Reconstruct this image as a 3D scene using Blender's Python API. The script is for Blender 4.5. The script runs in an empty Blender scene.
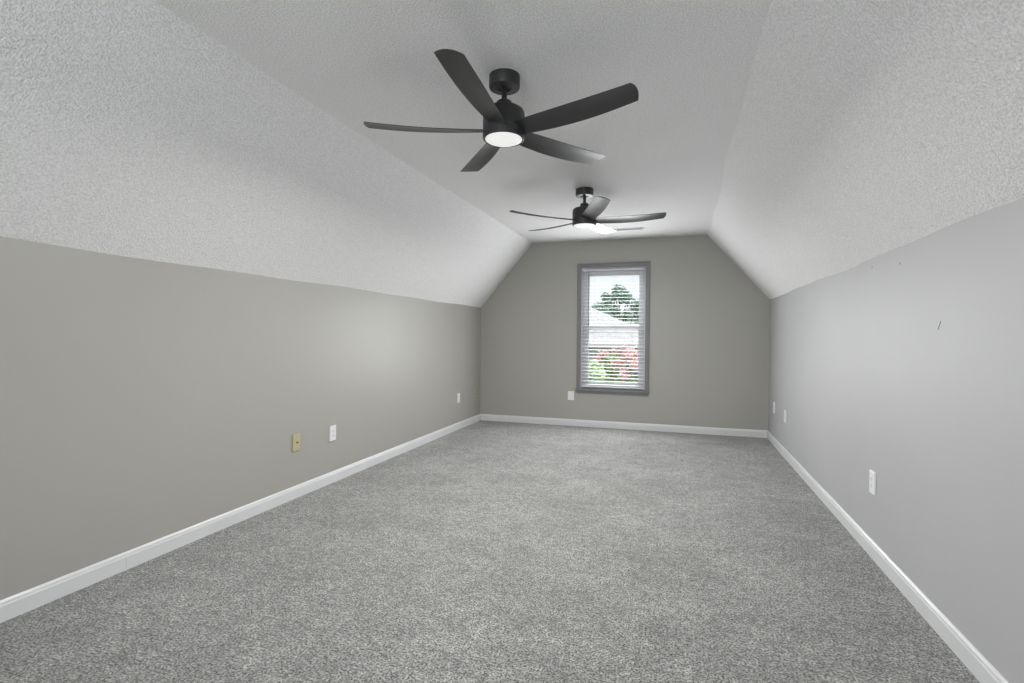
import bpy, bmesh, math, random
from mathutils import Vector, Matrix
S = bpy.context.scene
C = S.collection
PI = math.pi
random.seed(7)

# ------------------------------------------------------------------ room dimensions (metres)
XL, XR = -2.636, 1.023          # side walls
YB, YF = 6.736, -2.2            # window wall ahead, wall behind the camera
HL, HR, HC = 1.576, 1.637, 2.44 # knee wall heights and flat ceiling
CL, CR = -1.899, 0.319          # edges of the flat ceiling

# ------------------------------------------------------------------ camera
cam = bpy.data.cameras.new('camera')
cam.sensor_width = 36.0
cam.lens = 515.37 / 1024 * 36.0
cam.clip_start = 0.02
camo = bpy.data.objects.new('camera', cam)
C.objects.link(camo)
def camera_matrix(yaw, pit, rol, loc):
    cy, sy, cp, sp = math.cos(yaw), math.sin(yaw), math.cos(pit), math.sin(pit)
    fw = Vector((-sy*cp, cy*cp, sp)); rt = Vector((cy, sy, 0)); up = rt.cross(fw)
    c, s = math.cos(rol), math.sin(rol)
    r2 = rt*c + up*s; u2 = up*c - rt*s
    m = Matrix((r2, u2, -fw)).transposed().to_4x4()
    m.translation = loc
    return m
camo.matrix_world = camera_matrix(0.3124, -0.0119, 0.0079, Vector((0, 0, 1.1921)))
S.camera = camo

# ------------------------------------------------------------------ view, world, lights
S.view_settings.view_transform = 'Standard'
S.view_settings.look = 'None'
S.view_settings.exposure = 0.12
S.view_settings.gamma = 1.0
S.view_settings.use_curve_mapping = False

W = bpy.data.worlds.new('overcast_sky'); S.world = W
W.use_nodes = True
nt = W.node_tree
bg = nt.nodes['Background']
tc = nt.nodes.new('ShaderNodeTexCoord')
nz = nt.nodes.new('ShaderNodeTexNoise'); nz.inputs['Scale'].default_value = 3.0
cr = nt.nodes.new('ShaderNodeValToRGB')
cr.color_ramp.elements[0].position = .35; cr.color_ramp.elements[0].color = (.88, .91, .95, 1)
cr.color_ramp.elements[1].position = .65; cr.color_ramp.elements[1].color = (.97, .98, .99, 1)
nt.links.new(tc.outputs['Generated'], nz.inputs['Vector'])
nt.links.new(nz.outputs['Fac'], cr.inputs['Fac'])
nt.links.new(cr.outputs['Color'], bg.inputs['Color'])
bg.inputs['Strength'].default_value = 1.0

def area(name, loc, aim, sx, sy, power, col):
    l = bpy.data.lights.new(name, 'AREA'); l.shape = 'RECTANGLE'; l.size = sx; l.size_y = sy
    l.energy = power; l.color = col
    o = bpy.data.objects.new(name, l); C.objects.link(o)
    o.location = loc
    o.rotation_euler = (Vector(aim) - Vector(loc)).to_track_quat('-Z', 'Y').to_euler()
    return o
# far-window daylight: added lamp just inside the blind, another outside to whiten the slats
area('window_daylight', (-.81, YB-.05, 1.18), (-.81, 0, 1.0), .80, 1.25, 30, (.97, .985, 1.0))
area('daylight_sky', (-.8, 9.2, 3.9), (-.8, 6.7, 1.3), 4.0, 2.2, 330, (.95, .98, 1.0))
# added fill lamp outside an invented window in the wall behind the camera
area('fill_behind', (-.8, YF-.35, 1.10), (-.8, 0, 3.0), 1.2, 1.2, 148, (.99, .99, .995))
sun = bpy.data.lights.new('sun', 'SUN'); sun.energy = 1.6; sun.angle = .1; sun.color = (1, .96, .9)
suno = bpy.data.objects.new('sun', sun); C.objects.link(suno)
suno.rotation_euler = (math.radians(40), 0, math.radians(25))

# ------------------------------------------------------------------ materials
def mat(name, col, rough=.6, spec=.5, metal=0, noise=None, bump=None, emit=None):
    m = bpy.data.materials.new(name); m.use_nodes = True
    t = m.node_tree; b = t.nodes['Principled BSDF']
    b.inputs['Base Color'].default_value = (*col, 1)
    b.inputs['Roughness'].default_value = rough
    b.inputs['Specular IOR Level'].default_value = spec
    b.inputs['Metallic'].default_value = metal
    tcn = t.nodes.new('ShaderNodeTexCoord')
    if noise:
        sc, amt = noise
        n = t.nodes.new('ShaderNodeTexNoise'); n.inputs['Scale'].default_value = sc
        n.inputs['Detail'].default_value = 3
        r = t.nodes.new('ShaderNodeValToRGB')
        r.color_ramp.elements[0].position = .3; r.color_ramp.elements[1].position = .7
        r.color_ramp.elements[0].color = (*[c*(1-amt) for c in col], 1)
        r.color_ramp.elements[1].color = (*[min(1, c*(1+amt)) for c in col], 1)
        t.links.new(tcn.outputs['Object'], n.inputs['Vector'])
        t.links.new(n.outputs['Fac'], r.inputs['Fac'])
        t.links.new(r.outputs['Color'], b.inputs['Base Color'])
    if bump:
        sc, st, ds = bump
        n = t.nodes.new('ShaderNodeTexNoise'); n.inputs['Scale'].default_value = sc
        n.inputs['Detail'].default_value = 2
        bp = t.nodes.new('ShaderNodeBump'); bp.inputs['Strength'].default_value = st
        bp.inputs['Distance'].default_value = ds
        t.links.new(tcn.outputs['Object'], n.inputs['Vector'])
        t.links.new(n.outputs['Fac'], bp.inputs['Height'])
        t.links.new(bp.outputs['Normal'], b.inputs['Normal'])
    if emit:
        b.inputs['Emission Color'].default_value = (*emit[0], 1)
        b.inputs['Emission Strength'].default_value = emit[1]
    return m

def popcorn():
    m = bpy.data.materials.new('popcorn_ceiling_texture'); m.use_nodes = True
    t = m.node_tree; b = t.nodes['Principled BSDF']
    b.inputs['Roughness'].default_value = .95; b.inputs['Specular IOR Level'].default_value = .15
    tcn = t.nodes.new('ShaderNodeTexCoord')
    n1 = t.nodes.new('ShaderNodeTexNoise'); n1.inputs['Scale'].default_value = 125; n1.inputs['Detail'].default_value = 3.5; n1.inputs['Roughness'].default_value = .62
    v = t.nodes.new('ShaderNodeTexVoronoi'); v.inputs['Scale'].default_value = 120
    add = t.nodes.new('ShaderNodeMath'); add.operation = 'SUBTRACT'
    bp = t.nodes.new('ShaderNodeBump'); bp.inputs['Strength'].default_value = .85; bp.inputs['Distance'].default_value = .008
    rp = t.nodes.new('ShaderNodeValToRGB')
    rp.color_ramp.elements[0].position = .37; rp.color_ramp.elements[0].color = (.76, .755, .757, 1)  # dips coloured darker, so grain shading is partly in the colour
    rp.color_ramp.elements[1].position = .60; rp.color_ramp.elements[1].color = (.95, .945, .946, 1)
    for nn in (n1, v): t.links.new(tcn.outputs['Object'], nn.inputs['Vector'])
    t.links.new(n1.outputs['Fac'], add.inputs[0]); 
    sc = t.nodes.new('ShaderNodeMath'); sc.operation = 'MULTIPLY'; sc.inputs[1].default_value = .45
    t.links.new(v.outputs['Distance'], sc.inputs[0]); t.links.new(sc.outputs[0], add.inputs[1])
    t.links.new(add.outputs[0], bp.inputs['Height']); t.links.new(bp.outputs['Normal'], b.inputs['Normal'])
    t.links.new(n1.outputs['Fac'], rp.inputs['Fac']); t.links.new(rp.outputs['Color'], b.inputs['Base Color'])
    return m

def carpet():
    m = bpy.data.materials.new('grey_frieze_carpet'); m.use_nodes = True
    t = m.node_tree; b = t.nodes['Principled BSDF']
    b.inputs['Roughness'].default_value = 1.0; b.inputs['Specular IOR Level'].default_value = .05
    b.inputs['Sheen Weight'].default_value = .25
    tcn = t.nodes.new('ShaderNodeTexCoord')
    def N(ty, sc, det=2, rough=.5):
        n = t.nodes.new(ty); n.inputs['Scale'].default_value = sc
        if ty == 'ShaderNodeTexNoise': n.inputs['Detail'].default_value = det; n.inputs['Roughness'].default_value = rough
        t.links.new(tcn.outputs['Object'], n.inputs['Vector']); return n
    n1 = N('ShaderNodeTexNoise', 120, 4, .75)
    n2 = N('ShaderNodeTexNoise', 2.0, 4, .6)
    n3 = N('ShaderNodeTexNoise', 34, 3, .7)
    n4 = N('ShaderNodeTexNoise', 9, 3, .6)
    rp = t.nodes.new('ShaderNodeValToRGB'); rp.color_ramp.elements[0].position = .42; rp.color_ramp.elements[1].position = .575
    rp.color_ramp.elements[0].color = (.065, .066, .061, 1); rp.color_ramp.elements[1].color = (.485, .489, .476, 1)
    t.links.new(n1.outputs['Fac'], rp.inputs['Fac'])
    def mul(a, n, lo, hi, p0=.35, p1=.65):
        r = t.nodes.new('ShaderNodeMapRange'); r.inputs['From Min'].default_value = p0; r.inputs['From Max'].default_value = p1
        r.inputs['To Min'].default_value = lo; r.inputs['To Max'].default_value = hi
        t.links.new(n.outputs['Fac'], r.inputs['Value'])
        x = t.nodes.new('ShaderNodeVectorMath'); x.operation = 'SCALE'
        t.links.new(a, x.inputs[0]); t.links.new(r.outputs['Result'], x.inputs['Scale']); return x.outputs[0]
    c = mul(rp.outputs['Color'], n2, .87, 1.13)
    c = mul(c, n3, .68, 1.32)
    c = mul(c, n4, .88, 1.12)
    t.links.new(c, b.inputs['Base Color'])
    ad = t.nodes.new('ShaderNodeMath'); ad.operation = 'MULTIPLY_ADD'; ad.inputs[1].default_value = 1.5
    t.links.new(n3.outputs['Fac'], ad.inputs[0]); t.links.new(n1.outputs['Fac'], ad.inputs[2])
    bp = t.nodes.new('ShaderNodeBump'); bp.inputs['Strength'].default_value = .9; bp.inputs['Distance'].default_value = .01
    t.links.new(ad.outputs[0], bp.inputs['Height']); t.links.new(bp.outputs['Normal'], b.inputs['Normal'])
    return m

M = dict(
    wall=mat('greige_satin_wall_paint', (.380, .372, .342), .42, .5, noise=(1.2, .015), bump=(180, .08, .002)),
    wall_r=mat('lit_satin_wall_paint', (.445, .449, .456), .52, .5, noise=(1.6, .02), bump=(180, .08, .002)),  # right wall paler and cooler: its brighter, cooler light is coloured in
    ceil=popcorn(), carpet=carpet(),
    trim=mat('white_gloss_trim_paint', (.68, .69, .70), .32, .5, noise=(5, .02)),
    casing=mat('grey_window_casing_paint', (.19, .19, .192), .45, .5, noise=(6, .03)),
    vinyl=mat('white_vinyl_sash', (.62, .62, .66), .35, .5, noise=(5, .02)),
    blind=mat('white_blind_slats', (.86, .86, .87), .4, .5, noise=(9, .02)),
    cord=mat('white_blind_cord', (.75, .75, .75), .8, .3, noise=(40, .05)),
    wand=mat('clear_grey_tilt_wand', (.16, .16, .17), .3, .5, noise=(40, .05)),
    fan=mat('matte_black_fan_metal', (.028, .028, .030), .42, .5, noise=(30, .06)),
    blade=mat('black_fan_blade', (.030, .030, .031), .36, .5, noise=(12, .08)),
    lens=mat('frosted_lamp_lens', (.6, .6, .6), .5, .3, noise=(20, .01), emit=((1, .99, .97), .55)),
    white=mat('white_plastic_plate', (.80, .80, .82), .35, .5, noise=(20, .01)),
    slot=mat('dark_slot', (.03, .03, .03), .6, .3, noise=(20, .05)),
    tan=mat('almond_brass_plate', (.47, .43, .26), .35, .5, noise=(20, .05)),
    brass=mat('brass_connector', (.45, .36, .14), .3, .5, metal=.9, noise=(20, .05)),
    screw=mat('screw_head', (.55, .55, .55), .4, .5, noise=(20, .05)),
    vent=mat('white_vent_metal', (.72, .72, .72), .45, .5, noise=(20, .02)),
    scuff=mat('dark_scuff', (.12, .12, .12), .8, .2, noise=(60, .3)),
    spot=mat('grey_filled_nail_hole', (.27, .27, .265), .8, .2, noise=(60, .1)),
    duct=mat('grey_duct_shade', (.22, .22, .22), .6, .3, noise=(20, .05)),
    patch=mat('pale_spackle', (.60, .60, .58), .8, .2, noise=(40, .05)),
    stucco=mat('pale_house_siding', (.66, .65, .68), .8, .3, noise=(2, .05)),
    shingle=mat('pale_grey_shingles', (.64, .62, .65), .9, .2, noise=(7, .14)),
    bark=mat('grey_bark', (.22, .19, .17), .9, .2, noise=(6, .3)),
    leaf=mat('green_leaves', (.25, .37, .29), .6, .3, noise=(1.5, .35)),
    leaf2=mat('bluish_green_leaves', (.27, .38, .38), .6, .3, noise=(1.5, .35)),
    leaf3=mat('bright_green_leaves', (.36, .46, .26), .6, .3, noise=(2.5, .3)),
    pink=mat('pink_blossom', (.80, .50, .50), .7, .3, noise=(5, .25)),
    lawn=mat('lawn_grass', (.30, .38, .16), .95, .1, noise=(3, .25)),
    grill=mat('dark_roof_vent', (.10, .10, .11), .6, .3, noise=(9, .1)),
    glass=None)
g = bpy.data.materials.new('window_glass'); g.use_nodes = True
t = g.node_tree; t.nodes.remove(t.nodes['Principled BSDF'])
tr = t.nodes.new('ShaderNodeBsdfTransparent'); tr.inputs['Color'].default_value = (.96, .98, .98, 1)
gl = t.nodes.new('ShaderNodeBsdfGlossy'); gl.inputs['Roughness'].default_value = .02
lw = t.nodes.new('ShaderNodeLayerWeight'); lw.inputs['Blend'].default_value = .08
mx = t.nodes.new('ShaderNodeMixShader')
t.links.new(lw.outputs['Fresnel'], mx.inputs['Fac']); t.links.new(tr.outputs[0], mx.inputs[1]); t.links.new(gl.outputs[0], mx.inputs[2])
t.links.new(mx.outputs[0], t.nodes['Material Output'].inputs['Surface'])
M['glass'] = g

# ------------------------------------------------------------------ mesh helpers
def add_box(bm, x0, x1, y0, y1, z0, z1, mt=None):
    v = [bm.verts.new((x, y, z)) for x in (x0, x1) for y in (y0, y1) for z in (z0, z1)]
    if mt is not None:
        for q in v: q.co = mt @ q.co
    for f in ((0, 1, 3, 2), (4, 6, 7, 5), (0, 4, 5, 1), (2, 3, 7, 6), (0, 2, 6, 4), (1, 5, 7, 3)):
        bm.faces.new([v[i] for i in f])
def add_prism(bm, pts, d0, d1, axis='y'):
    """polygon in the two axes other than `axis`, extruded from d0 to d1"""
    def P(a, b, d): return (a, d, b) if axis == 'y' else (d, a, b) if axis == 'x' else (a, b, d)
    A = [bm.verts.new(P(a, b, d0)) for a, b in pts]; B = [bm.verts.new(P(a, b, d1)) for a, b in pts]
    bm.faces.new(A); bm.faces.new(B[::-1]); n = len(pts)
    for i in range(n): bm.faces.new((A[i], B[i], B[(i+1) % n], A[(i+1) % n]))
def add_lathe(bm, prof, n=48, cx=0, cy=0, cz=0, axis='z'):
    rings = []
    for r, z in prof:
        ring = []
        for k in range(n):
            a = 2*PI*k/n
            c = (r*math.cos(a), r*math.sin(a), z)
            if axis == 'y': c = (c[0], c[2], c[1])
            if axis == 'x': c = (c[2], c[0], c[1])
            ring.append(bm.verts.new((cx+c[0], cy+c[1], cz+c[2])))
        rings.append(ring)
    for a, b in zip(rings, rings[1:]):
        for k in range(n): bm.faces.new((a[k], a[(k+1) % n], b[(k+1) % n], b[k]))
    bm.faces.new(rings[0][::-1]); bm.faces.new(rings[-1])
def add_tube(bm, A, B, r0, r1=None, n=8):
    r1 = r0 if r1 is None else r1
    A = Vector(A); B = Vector(B); d = (B-A).normalized()
    u = d.orthogonal().normalized(); w = d.cross(u)
    ra = [bm.verts.new(A + (u*math.cos(2*PI*k/n) + w*math.sin(2*PI*k/n))*r0) for k in range(n)]
    rb = [bm.verts.new(B + (u*math.cos(2*PI*k/n) + w*math.sin(2*PI*k/n))*r1) for k in range(n)]
    for k in range(n): bm.faces.new((ra[k], ra[(k+1) % n], rb[(k+1) % n], rb[k]))
    bm.faces.new(ra[::-1]); bm.faces.new(rb)
def obj(name, bm, m, parent=None, bevel=0, smooth=False, seg=2):
    bmesh.ops.recalc_face_normals(bm, faces=bm.faces)
    me = bpy.data.meshes.new(name); bm.to_mesh(me); bm.free()
    me.materials.append(m)
    o = bpy.data.objects.new(name, me); C.objects.link(o)
    if parent: o.parent = parent
    if smooth:
        for p in me.polygons: p.use_smooth = True
        md = o.modifiers.new('edge', 'EDGE_SPLIT'); md.split_angle = math.radians(38)
    if bevel:
        md = o.modifiers.new('bevel', 'BEVEL'); md.width = bevel; md.segments = seg; md.limit_method = 'ANGLE'
    return o
def tag(o, label, cat, group=None, kind=None):
    if label: o['label'] = label
    if cat: o['category'] = cat
    if group: o['group'] = group
    if kind: o['kind'] = kind
    return o
def thing(name, label, cat, loc=(0, 0, 0), rotz=0, group=None):
    o = bpy.data.objects.new(name, None); C.objects.link(o)
    o.location = loc; o.rotation_euler = (0, 0, rotz); o.empty_display_size = .1
    return tag(o, label, cat, group)
def dup(root, loc, rotz, label, group=None):
    kids = {}
    for o in bpy.data.objects:
        if o.parent: kids.setdefault(o.parent, []).append(o)
    def cp(o, par):
        c = o.copy(); C.objects.link(c)
        if par: c.parent = par
        for k in kids.get(o, []): cp(k, c)
        return c
    r = cp(root, None); r.location = loc; r.rotation_euler = (0, 0, rotz); r['label'] = label
    if group: r['group'] = group
    return r
def struct(name, bm, m, bevel=0, parent=None, smooth=False):
    o = obj(name, bm, m, parent, bevel, smooth)
    if not parent: o['kind'] = 'structure'
    return o
B = bmesh.new

# ------------------------------------------------------------------ room shell
TH = .16
bm = B(); add_box(bm, XL-TH, XR+TH, YF-TH, YB+TH, -.12, 0); struct('floor', bm, M['carpet'])
bm = B(); add_box(bm, XL-TH, XL, YF-TH, YB+TH, 0, HL+.02); struct('wall_left', bm, M['wall'])
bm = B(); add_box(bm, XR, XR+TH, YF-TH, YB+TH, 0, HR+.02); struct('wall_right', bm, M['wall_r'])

# ceiling: two slopes and the flat strip, bottom edges a little wavy as hand-textured
def ceiling_mesh():
    bm = B(); n = 150; rows = []
    for i in range(n+1):
        y = YF-TH + (YB+TH+.0 - YF+TH)*i/n
        wl = .0035*math.sin(y*2.1)+.003*math.sin(y*5.3+1)
        wr = (.006*math.sin(y*2.7+.6)+.004*math.sin(y*6.1)) * (1 if y < 5.6 else .25)
        wc = .006*math.sin(y*1.4)+.004*math.sin(y*3.9+2)
        rows.append([bm.verts.new((XL-TH, y, HL-TH*.9+.004)), bm.verts.new((XL, y, HL+wl)),
                     bm.verts.new((CL+wc, y, HC)), bm.verts.new((CR+wc*2.2, y, HC)),
                     bm.verts.new((XR, y, HR+wr)), bm.verts.new((XR+TH, y, HR-TH+.004)),
                     bm.verts.new((XR+TH+.1, y, HR+.1)), bm.verts.new((CR+.08, y, HC+.18)), bm.verts.new((CL-.08, y, HC+.18)),
                     bm.verts.new((XL-TH-.1, y, HL+.1))])
    for a, b in zip(rows, rows[1:]):
        for k in range(10): bm.faces.new((a[k], a[(k+1) % 10], b[(k+1) % 10], b[k]))
    bm.faces.new(rows[0]); bm.faces.new(rows[-1][::-1])
    return bm
bm = ceiling_mesh()
co = struct('ceiling', bm, M['ceil'])

def gable_wall(name, y0, y1, wx0, wx1, wz0, wz1):
    bm = B()
    # slope height functions
    def top(x):
        if x < CL: return HL + (HC-HL)*(x-XL)/(CL-XL)
        if x > CR: return HR + (HC-HR)*(XR-x)/(XR-CR)
        return HC
    e = .02
    add_prism(bm, [(XL, 0), (wx0, 0), (wx0, HC+e), (CL, HC+e), (XL, HL+e)], y0, y1)
    add_prism(bm, [(wx1, 0), (XR, 0), (XR, HR+e), (CR, HC+e), (wx1, HC+e)], y0, y1)
    add_prism(bm, [(wx0, 0), (wx1, 0), (wx1, wz0), (wx0, wz0)], y0, y1)
    add_prism(bm, [(wx0, wz1), (wx1, wz1), (wx1, HC+e), (wx0, HC+e)], y0, y1)
    struct(name, bm, M['wall'])
WX0, WX1, WZ0, WZ1 = -1.225, -.398, .500, 2.085
gable_wall('wall_back', YB, YB+TH, WX0, WX1, WZ0, WZ1)
gable_wall('wall_front', YF-TH, YF, -1.4, -.2, .75, 1.95)

# ------------------------------------------------------------------ baseboards
BH, BT = .088, .014
prof = [(0, 0), (BT, 0), (BT, BH-.022), (BT*.82, BH-.017), (BT*.75, BH-.008), (BT*.35, BH), (0, BH)]
bm = B(); add_prism(bm, [(XL+a, z) for a, z in prof], YF, YB-BT); struct('baseboard_left', bm, M['trim'])
bm = B(); add_prism(bm, [(XR-a, z) for a, z in prof], YF, YB-BT); struct('baseboard_right', bm, M['trim'])
bm = B(); add_prism(bm, [(YB-a, z) for a, z in prof], XL, XR, 'x'); struct('baseboard_back', bm, M['trim'])
bm = B(); add_prism(bm, [(YF+a, z) for a, z in prof], XL+BT, XR-BT, 'x'); struct('baseboard_front', bm, M['trim'])

# ------------------------------------------------------------------ far window
def window(name, wx0, wx1, wz0, wz1, yw, sgn):
    """opening in a wall whose room face is y=yw; sgn=+1 when outside is +y"""
    root = bpy.data.objects.new(name, None); C.objects.link(root); root['kind'] = 'structure'
    root.location = ((wx0+wx1)/2, yw, wz0)
    ox, oz = -(wx0+wx1)/2, -wz0
    def L(bm):
        for v in bm.verts: v.co = Vector((v.co.x+ox, (v.co.y)*sgn, v.co.z+oz))
        return bm
    cw = .046
    bm = B()   # casing: flat boards with a raised outer edge
    for x0, x1, z0, z1 in ((wx0-cw, wx0+.004, wz0, wz1+.052), (wx1-.004, wx1+cw, wz0, wz1+.052), (wx0+.004, wx1-.004, wz1-.004, wz1+.052)):
        add_box(bm, x0, x1, -.016, -.0005, z0, z1)
    for x0, x1, z0, z1 in ((wx0-cw-.003, wx0-cw+.010, wz0, wz1+.052), (wx1+cw-.010, wx1+cw+.003, wz0, wz1+.052), (wx0-cw-.003, wx1+cw+.003, wz1+.040, wz1+.055)):
        add_box(bm, x0, x1, -.022, -.0005, z0, z1)
    obj('window_casing', L(bm), M['casing'], root, .002)
    bm = B(); add_box(bm, wx0-cw-.012, wx1+cw+.012, -.045, -.0005, wz0-.022, wz0)
    add_box(bm, wx0+.001, wx1-.001, -.0005, .06, wz0+.0005, wz0+.004)
    obj('window_sill', L(bm), M['casing'], root, .004)
    bm = B(); add_box(bm, wx0-cw, wx1+cw, -.015, -.0005, wz0-.062, wz0-.022)
    obj('window_apron', L(bm), M['casing'], root, .002)
    bm = B()   # jamb liner
    j = .013
    add_box(bm, wx0+.001, wx0+j, .001, TH, wz0+.004, wz1-.001); add_box(bm, wx1-j, wx1-.001, .001, TH, wz0+.004, wz1-.001)
    add_box(bm, wx0+j, wx1-j, .001, TH, wz1-j, wz1-.001); add_box(bm, wx0+j, wx1-j, .06, TH, wz0+.004, wz0+.022)
    obj('window_jamb', L(bm), M['vinyl'], root, .001)
    bm = B()   # vinyl frame stepping inward
    f = .048
    for x0, x1, z0, z1 in ((wx0+j, wx0+f, wz0+.022, wz1-j), (wx1-f, wx1-j, wz0+.022, wz1-j), (wx0+f, wx1-f, wz1-.045, wz1-j), (wx0+f, wx1-f, wz0+.022, wz0+.035)):
        add_box(bm, x0, x1, .068, .145, z0, z1)
    obj('window_frame', L(bm), M['vinyl'], root, .002)
    zm = wz0 + (wz1-wz0)*.503
    s = .058
    X0, X1 = wx0+f, wx1-f
    def sash(z0, z1, y0, y1, bot, top):
        bm = B(); w = .045
        add_box(bm, X0, X0+w, y0, y1, z0, z1); add_box(bm, X1-w, X1, y0, y1, z0, z1)
        add_box(bm, X0+w, X1-w, y0, y1, z0, z0+bot); add_box(bm, X0+w, X1-w, y0, y1, z1-top, z1)
        so = obj('window_sash', L(bm), M['vinyl'], root, .003)
        bm = B(); add_box(bm, X0+w, X1-w, (y0+y1)/2-.002, (y0+y1)/2+.002, z0+bot, z1-top)
        obj('window_pane', L(bm), M['glass'], so)
        return so
    lo = sash(wz0+.035, zm+.026, .076, .104, .045, .050)
    sash(zm-.024, wz1-.045, .107, .135, .050, .055)
    bm = B(); cx = (wx0+wx1)/2
    add_box(bm, cx-.03, cx+.03, .086, .100, zm+.026, zm+.036); add_box(bm, cx-.006, cx+.028, .082, .092, zm+.036, zm+.046)
    obj('sash_lock', L(bm), M['vinyl'], lo, .002)
    return root
window('window_1', WX0, WX1, WZ0, WZ1, YB, 1)
window('added_window_2', -1.4, -.2, .75, 1.95, YF, -1)  # unseen window, added to let fill light in behind the camera

# ------------------------------------------------------------------ venetian blind
bl = thing('venetian_blind', 'white horizontal slat blind hanging lowered in the far window, slats open', 'window blind', ((WX0+WX1)/2, YB+.032, WZ1-.015))
hw = (WX1-WX0)/2 - .017
bm = B(); add_box(bm, -hw, hw, -.026, .026, -.032, -.002); obj('headrail', bm, M['vinyl'], bl, .002)
slats = B(); pitch = .0455; depth = .049; tilt = math.radians(8)
zz = -.060; nsl = 0
while zz > -(WZ1-WZ0)+.065:
    prev = None
    for k in range(5):
        u = (k/4-.5)*depth
        arch = 0.001*(1-(2*u/depth)**2)
        y = u*math.cos(tilt); z = zz + u*math.sin(tilt) + arch
        ring = [slats.verts.new((-hw, y, z)), slats.verts.new((hw, y, z)), slats.verts.new((hw, y, z+.002)), slats.verts.new((-hw, y, z+.002))]
        if prev:
            for q in range(4): slats.faces.new((prev[q], prev[(q+1) % 4], ring[(q+1) % 4], ring[q]))
        else: slats.faces.new(ring)
        prev = ring
    slats.faces.new(prev[::-1])
    zz -= pitch; nsl += 1
obj('slats', slats, M['blind'], bl)
bm = B(); add_box(bm, -hw, hw, -.025, .025, zz+.014, zz+.032); obj('bottom_rail', bm, M['blind'], bl, .003)
for sx in (-1, 1):
    bm = B()
    for yy in (-.0265, .0265): add_tube(bm, (sx*hw*.62, yy, -.04), (sx*hw*.62, yy, zz+.03), .0009, n=5)
    obj('ladder_cord', bm, M['cord'], bl)
bm = B(); add_tube(bm, (-hw+.085, -.046, -.03), (-hw+.085, -.046, -.72), .0042, n=6); add_tube(bm, (-hw+.085, -.046, -.72), (-hw+.085, -.046, -.76), .006, .005, 8)
o = obj('tilt_wand', bm, M['wand'], bl, smooth=True); o['label'] = 'dark tilt wand'

# ------------------------------------------------------------------ ceiling fans
def make_fan():
    t = thing('ceiling_fan', 'black five-blade ceiling fan with lit round lamp, nearer to the viewer and larger', 'ceiling fan', (-.811, 2.362, HC), 0, 'black ceiling fans')
    bm = B(); add_lathe(bm, [(.070, .0), (.0745, -.003), (.0745, -.055), (.072, -.060), (.034, -.062), (.033, -.057), (.020, -.057)], 56)
    obj('canopy', bm, M['fan'], t, smooth=True)
    bm = B(); add_lathe(bm, [(.013, -.055), (.013, -.14)], 24); obj('downrod', bm, M['fan'], t, smooth=True)
    bm = B(); add_lathe(bm, [(.016, -.118), (.026, -.121), (.036, -.128), (.037, -.150), (.037, -.162)], 40)
    hc = obj('rod_coupling', bm, M['fan'], t, smooth=True)
    bm = B(); add_lathe(bm, [(.037, -.156), (.060, -.158), (.082, -.163), (.094, -.171), (.0995, -.184), (.1005, -.195),
                             (.1005, -.298), (.099, -.307), (.0945, -.310), (.0885, -.308)], 64)
    obj('motor_housing', bm, M['fan'], t, smooth=True)
    bm = B(); add_lathe(bm, [(.0883, -.303), (.0883, -.3085), (.082, -.3125), (.06, -.3155), (.03, -.3165), (.001, -.317)], 64)
    lo = obj('lamp_lens', bm, M['lens'], t, smooth=True); lo['label'] = 'lit white lamp lens'
    # blades: swept plates, broadest past the middle, rising to the tip; thickness in the mesh
    zc = -.270
    for k in range(5):
        a0 = k*2*PI/5
        bm = B(); NR, NC = 26, 9; top = []; bot = []
        for i in range(NR+1):
            s = i/NR; rt_, rb_ = [], []
            for j in range(NC+1):
                w = j/NC                           # 0 = clockwise edge (higher), 1 = anticlockwise edge (lower)
                # the two edges, as offsets across the blade axis
                r0, r1 = .085, .650 + .010*(1-w)
                tipbulge = .014*(1-(2*w-1)**2)
                r = r0 + (r1+tipbulge-r0)*s
                cw = -(.045 + .010*math.sin(PI*s) + .012*s)
                cc = (.045 + .010*math.sin(PI*s) + .012*s)
                v = cw + (cc-cw)*w
                pitch_ = math.radians(17 - 7*s)
                cam_ = .006*(1-(2*w-1)**2)
                z = zc - v*math.tan(pitch_) + .016*s**2.5 - .004*math.sin(PI*s) + cam_
                x = r; y = v
                th = .0035*(1-.6*abs(2*w-1)**3)
                rt_.append(bm.verts.new((x, y, z+th))); rb_.append(bm.verts.new((x, y, z-th)))
            top.append(rt_); bot.append(rb_)
        for i in range(NR):
            for j in range(NC):
                bm.faces.new((top[i][j], top[i+1][j], top[i+1][j+1], top[i][j+1]))
                bm.faces.new((bot[i][j], bot[i][j+1], bot[i+1][j+1], bot[i+1][j]))
        loop_t = [top[0][j] for j in range(NC+1)] + [top[i][NC] for i in range(1, NR+1)] + [top[NR][j] for j in range(NC-1, -1, -1)] + [top[i][0] for i in range(NR-1, 0, -1)]
        loop_b = [bot[0][j] for j in range(NC+1)] + [bot[i][NC] for i in range(1, NR+1)] + [bot[NR][j] for j in range(NC-1, -1, -1)] + [bot[i][0] for i in range(NR-1, 0, -1)]
        n = len(loop_t)
        for q in range(n): bm.faces.new((loop_t[q], loop_t[(q+1) % n], loop_b[(q+1) % n], loop_b[q]))
        b = obj('blade', bm, M['blade'], t, smooth=True)
        b.rotation_euler = (0, 0, a0)
    return t
fan1 = make_fan(); fan1.rotation_euler[2] = math.radians(-88.7)
fan2 = dup(fan1, (-.774, 4.37, HC), math.radians(-68.3), 'black five-blade ceiling fan with lit lamp, the smaller-looking one closer to the window', 'black ceiling fans')
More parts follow.
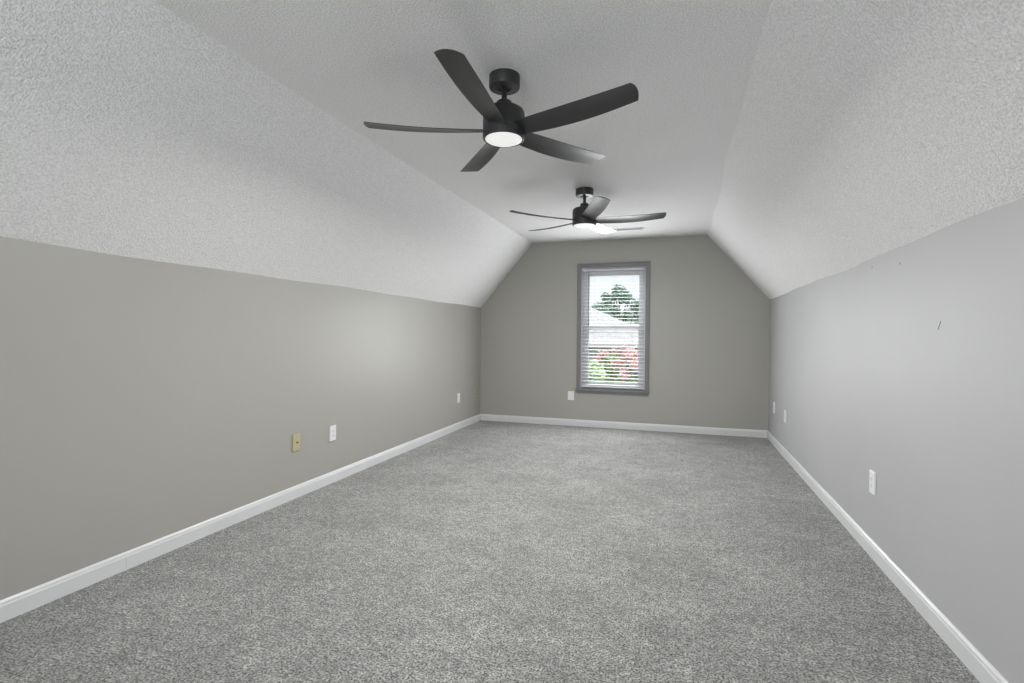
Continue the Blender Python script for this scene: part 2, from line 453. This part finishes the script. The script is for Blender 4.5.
# the nearer fan hangs a touch out of level
fan1.rotation_euler = (Matrix.Rotation(math.radians(-1.3), 3, 'X') @ Matrix.Rotation(math.radians(-88.7), 3, 'Z')).to_euler()
fan1.location.z = HC + .0015
for i, f in enumerate((fan1, fan2)):
    l = bpy.data.lights.new('fan_lamp', 'AREA'); l.shape = 'DISK'; l.size = .16; l.energy = (35, 27)[i]; l.color = (1, .985, .965)
    o = bpy.data.objects.new('fan_lamp', l); C.objects.link(o); o.location = (f.location.x, f.location.y, HC-.3195)

# ------------------------------------------------------------------ wall plates
def plate(root, kind, w=.074, h=.122, t=.011):
    """local frame: plate faces local -y, centre at origin, back at y=0"""
    m = M['tan'] if kind == 'tan' else M['white']
    bm = B(); add_box(bm, -w/2, w/2, -t, 0, -h/2, h/2); obj('cover_plate', bm, m, root, .003, seg=3)
    if kind == 'duplex':
        for s in (-1, 1):
            bm = B(); pts = []
            for k in range(24):
                a = 2*PI*k/24; pts.append((max(-.0145, min(.0145, .018*math.cos(a))), s*.0195 + max(-.0135, min(.0135, .018*math.sin(a)))))
            pts2 = [pts[0]]
            for q in pts[1:]:
                if (q[0]-pts2[-1][0])**2+(q[1]-pts2[-1][1])**2 > 1e-8: pts2.append(q)
            add_prism(bm, pts2, -t-.002, -t+.001); r = obj('receptacle', bm, m, root)
            bm = B()
            add_box(bm, -.0075, -.0055, -t-.0024, -t-.0015, s*.0195-.001, s*.0195+.008)
            add_box(bm, .0050, .0070, -t-.0024, -t-.0015, s*.0195-.001, s*.0195+.007)
            add_box(bm, -.002, .002, -t-.0024, -t-.0015, s*.0195-.009, s*.0195-.005)
            obj('slots', bm, M['slot'], r)
        bm = B(); add_lathe(bm, [(.003, -t-.0015), (.003, -t+.001)], 12, axis='y'); obj('screw', bm, M['screw'], root)
    elif kind == 'decora':
        bm = B(); add_box(bm, -.0165, .0165, -t-.002, -t+.001, -.033, .033); obj('receptacle', bm, m, root, .001)
        for s in (-1, 1):
            bm = B(); add_lathe(bm, [(.003, -t-.0012), (.003, -t+.001)], 12, axis='y', cz=s*.048); obj('screw', bm, M['screw'], root)
    else:
        bm = B(); add_lathe(bm, [(.0075, -t-.003), (.0085, -t+.001)], 6, axis='y'); n = obj('jack_nut', bm, M['brass'], root)
        bm = B(); add_lathe(bm, [(.0048, -t-.010), (.0048, -t-.002)], 16, axis='y'); obj('coax_jack', bm, M['slot'], root)
        for s in (-1, 1):
            bm = B(); add_lathe(bm, [(.003, -t-.0012), (.003, -t+.001)], 12, axis='y', cz=s*.042); obj('screw', bm, M['brass'], root)
    return root
LFT, RGT = PI/2, -PI/2       # face +x from the left wall, -x from the right wall
o1 = plate(thing('electrical_outlet', 'white wall outlet on the left wall, right beside the tan cable plate', 'wall outlet', (XL, 3.485, .396), LFT, 'white wall outlets'), 'duplex')
c1 = plate(thing('cable_wall_plate', 'tan cable wall plate with dark centre jack, nearest plate on the left wall', 'wall plate', (XL, 3.070, .403), LFT, 'tan cable plates'), 'tan')
dup(o1, (XL, 5.97, .396), LFT, 'white wall outlet on the left wall near the far corner')
dup(c1, (XL, 6.50, .392), LFT, 'tan wall plate on the left wall, tucked next to the far corner')
dup(o1, (XR, 3.275, .404), RGT, 'white wall outlet on the right wall, the closest one with its thick edge showing')
dup(o1, (XR, 6.330, .414), RGT, 'white wall outlet on the right wall, deepest one in the shaded far corner')
dup(o1, (XR, 5.700, .408), RGT, 'white wall outlet on the right wall, just in front of the corner outlet')
plate(thing('electrical_outlet', 'white wall outlet on the window wall, just left below the window', 'wall outlet', (-1.347, YB, .401), 0, 'white wall outlets'), 'decora', .084, .118)

# ------------------------------------------------------------------ ceiling vent beyond the far fan
v = thing('ceiling_vent', 'slim white slotted air vent in the ceiling beyond the farther fan', 'ceiling vent', (-.58, 6.13, HC))
bm = B(); w, h = .19, .055
for x0, x1, y0, y1 in ((-w, w, -h, -h+.02), (-w, w, h-.02, h), (-w, -w+.02, -h+.02, h-.02), (w-.02, w, -h+.02, h-.02)):
    add_box(bm, x0, x1, y0, y1, -.007, -.0005)
obj('vent_frame', bm, M['vent'], v, .0015)
bm = B()
for k in range(4):
    y = -h+.028+k*.018
    mt = Matrix.Translation((0, y, -.004)) @ Matrix.Rotation(math.radians(38), 4, 'X')
    add_box(bm, -w+.02, w-.02, -.006, .006, -.0006, .0006, mt)
obj('louvers', bm, M['vent'], v)
bm = B(); add_box(bm, -w+.015, w-.015, -h+.015, h-.015, -.0018, -.0006); obj('duct_shadow_plate', bm, M['duct'], v).name = 'duct_shade_plate'  # flat grey plate standing in for the shade behind the louvers

# ------------------------------------------------------------------ marks on the right wall and the baseboard joint
bm = B(); add_tube(bm, (XR-.0003, 2.551, 1.265), (XR-.0003, 2.575, 1.229), .0010, .0015, 6)
tag(obj('wall_scuff', bm, M['scuff']), 'short dark scratch mark on the right wall at eye height', 'scuff mark')
for i, (y, z, lab) in enumerate(((3.356, 1.589, 'small dark nail hole under the right ceiling edge, farther of two'), (2.975, 1.557, 'small dark nail hole under the right ceiling edge, nearer of two'))):
    bm = B(); add_lathe(bm, [(.0055, -.0006), (.0075, -.0001)], 12, axis='x', cx=XR, cy=y, cz=z)
    tag(obj('nail_hole', bm, M['spot']), lab, 'nail hole', 'nail holes in the right wall')
bm = B(); add_box(bm, XL+BT-.0004, XL+BT+.0005, 1.853, 1.8555, .008, .066)
tag(obj('baseboard_joint', bm, M['patch']), 'thin vertical seam in the left baseboard', 'seam'); bpy.data.objects['baseboard_joint']['kind'] = 'structure'

# ------------------------------------------------------------------ outdoors
GZ = -3.0
bm = B(); add_box(bm, -60, 50, YB+3.0, 120, GZ-.3, GZ); o = obj('ground', bm, M['lawn']); o['kind'] = 'structure'

def foliage(name, clumps, n, size, m, parent, seed, squash=1.0):
    rnd = random.Random(seed); bm = B()
    tot = sum(c[3]**2 for c in clumps)
    for cx, cy, cz, r in clumps:
        for _ in range(int(n*r*r/tot)):
            d = Vector((rnd.gauss(0, 1), rnd.gauss(0, 1), rnd.gauss(0, 1))).normalized() * r * (rnd.random()**.45)
            p = Vector((cx, cy, cz)) + Vector((d.x, d.y, d.z*squash))
            u = Vector((rnd.gauss(0, 1), rnd.gauss(0, 1), rnd.gauss(0, 1))).normalized(); w = u.orthogonal().normalized()
            s = size*(.6+.8*rnd.random())
            q = [p-u*s, p-w*s*.5, p+u*s, p+w*s*.5]
            bm.faces.new([bm.verts.new(c) for c in q])
    return obj(name, bm, m, parent)
def tree(name, label, x, y, h, crown, m, n, size, seed, squash=1.0, group=None, trunk=.22):
    t = thing(name, label, 'tree', (x, y, GZ), 0, group)
    bm = B(); rnd = random.Random(seed+50)
    add_tube(bm, (0, 0, 0), (.05, 0, h*.5), trunk, trunk*.7, 10)
    for cx, cy, cz, r in crown:
        add_tube(bm, (.05, 0, h*(.32+.15*rnd.random())), (cx, cy, cz), trunk*.42, trunk*.08, 6)
    obj('trunk', bm, M['bark'], t)
    foliage('foliage', crown, n, size, m, t, seed, squash)
    return t
# broad tree behind the neighbouring house
rnd = random.Random(3)
cr_ = []
for cx, cz, r in ((-1.5, 6.0, .6), (-.8, 6.6, .55), (.1, 7.1, .62), (.6, 6.8, .55), (1.45, 6.3, .5), (-1.2, 5.2, .6), (-.3, 5.9, .5), (1.5, 5.5, .45), (.7, 5.6, .4), (-1.8, 5.3, .4), (-2.0, 6.1, .38), (-.2, 7.5, .3), (-1.1, 7.0, .35)):
    cr_.append((cx*.85, rnd.uniform(-.6, .6), cz, r))
tree('broadleaf_tree', 'round green broadleaf tree standing tallest behind the pale roof outside', -4.0, 36.5, 7.6, cr_, M['leaf'], 2600, .11, 11)
for i, (x, y, h, s, lab) in enumerate(((-7.4, 29.5, 5.3, 1.5, 'low bluish-green tree at the left below the tall tree outside'),
                                       (-4.4, 32.8, 5.1, 1.4, 'low bluish-green tree directly below the tall tree outside'),
                                       (-2.1, 29.5, 4.7, 1.5, 'low bluish-green tree at the right behind the pale roof outside'))):
    cr2 = [(-.8*s*.6, 0, h*.72, .8), (.0, .2, h*.84, .75), (.8*s*.6, 0, h*.74, .8), (0, -.2, h*.55, 1.0), (-1.0, 0, h*.52, .8), (1.0, .1, h*.52, .8)]
    tree('bushy_tree', lab, x, y, h, cr2, M['leaf2'], 3600, .14, 20+i, group='low trees behind the neighbouring roof')

# neighbouring house: hipped roof on the left, lower ridge running to the right
hs = thing('neighbor_house', 'pale house with light shingled hipped roof seen through the window', 'house', (-4.2, 21.5, GZ))
def hz(z): return z-GZ
bm = B(); add_box(bm, -5.2, 2.2, -1.5, 5, 0, hz(.95)); add_box(bm, 2.2, 8.0, 0.6, 5, 0, hz(.95)); wl = obj('wall', bm, M['stucco'], hs)
bm = B()
e, rz = hz(.90), hz(2.95)
A_ = [bm.verts.new(c) for c in ((-5.7, -2, e), (3.75, -2, e), (3.75, 5.5, e), (-5.7, 5.5, e))]
R_ = [bm.verts.new((-4.5, 1.75, rz)), bm.verts.new((-.55, 1.75, rz))]
U_ = [bm.verts.new(c) for c in ((-5.7, -2, e-.14), (3.75, -2, e-.14), (3.75, 5.5, e-.14), (-5.7, 5.5, e-.14))]
bm.faces.new((A_[0], A_[1], R_[1], R_[0])); bm.faces.new((A_[1], A_[2], R_[1])); bm.faces.new((A_[2], A_[3], R_[0], R_[1])); bm.faces.new((A_[3], A_[0], R_[0]))
for q in range(4): bm.faces.new((A_[q], U_[q], U_[(q+1) % 4], A_[(q+1) % 4]))
bm.faces.new(U_[::-1])
obj('roof', bm, M['shingle'], hs)
bm = B(); add_prism(bm, [(.2, e-.05), (2.9, hz(1.78)), (5.6, e-.05), (5.6, e-.2), (.2, e-.2)], 1.6, 8.6, 'x')
obj('roof', bm, M['shingle'], hs)
bm = B(); add_tube(bm, (1.95, -.4, hz(1.2)), (1.95, -.4, hz(1.70)), .045, n=10); add_lathe(bm, [(.08, hz(1.70)), (.06, hz(1.76))], 12, 1.95, -.4)
obj('vent_pipe', bm, M['grill'], hs)
for cx in (-3.6, -1.0):
    bm = B(); add_box(bm, cx-.5, cx+.5, -1.56, -1.5, hz(-1.3), hz(-.1)); obj('window', bm, M['grill'], hs)
h2 = thing('distant_house', 'faint lilac-grey distant roof at the right edge behind the trees outside', 'house', (-2.2, 44, GZ))
bm = B(); add_box(bm, -2.6, 3, 0, 5, 0, 6.0); obj('wall', bm, M['stucco'], h2)
bm = B(); add_prism(bm, [(-3.0, 5.9), (.9, 8.1), (4.6, 5.9)], -.4, 5.4); obj('roof', bm, M['shingle'], h2)

# crape myrtles in bloom and green shrubs close below the window
def myrtle(x, y, top, label, seed, pinks, wide=.75, gm=None):
    t = thing('crape_myrtle', label, 'flowering shrub', (x, y, GZ), 0, 'flowering shrubs below the window')
    bm = B(); rr = random.Random(seed); H = top-GZ
    for k in range(5):
        a = k*2*PI/5; add_tube(bm, (.05*math.cos(a), .05*math.sin(a), 0), (wide*.6*math.cos(a), wide*.6*math.sin(a), H*.7), .03, .012, 6)
    obj('stems', bm, M['bark'], t)
    cl = []
    for k in range(16):
        a = rr.uniform(0, 2*PI); q = rr.uniform(0, wide*.8)
        cl.append((q*math.cos(a), q*math.sin(a), H*rr.uniform(.25, .88), rr.uniform(.2, .32)))
    foliage('foliage', cl, 5200, .05, gm or M['leaf3'], t, seed)
    pk = []
    for k in range(pinks):
        a = rr.uniform(0, 2*PI); q = rr.uniform(.2, 1)*wide
        pk.append((q*math.cos(a), q*math.sin(a), H-rr.uniform(.12, .75)-.15*q, rr.uniform(.08, .15)))
    if pinks: foliage('blossoms', pk, pinks*120, .035, M['pink'], t, seed+1)
myrtle(-.97, 11.9, 1.10, 'pink-blossoming shrub at the right side of the lower window pane', 61, 20, .42)
myrtle(-1.82, 13.4, 1.02, 'pink-and-green flowering shrub left of centre in the lower window pane', 62, 12, .52)
myrtle(-1.72, 10.5, .95, 'leafy green shrub without blossoms at the left edge of the lower pane', 63, 0, .36)
myrtle(-1.2, 9.1, .30, 'low yellow-green shrub with few blossoms in front, at the bottom of the window', 64, 2, .5)
hd = thing('hedge', 'dense green hedge behind the flowering shrubs, in front of the pale house', 'hedge', (-2.0, 15.8, GZ))
bm = B(); rr = random.Random(9)
for k in range(9): add_tube(bm, (-3.2+.8*k, 0, 0), (-3.2+.8*k+rr.uniform(-.1, .1), 0, 2.6), .04, .02, 6)
obj('stems', bm, M['bark'], hd)
foliage('foliage', [(-3.2+.5*k, rr.uniform(-.1, .1), 3.0-.45*j+rr.uniform(-.05, .1), .5) for k in range(14) for j in range(5)], 16000, .09, M['leaf2'], hd, 77)
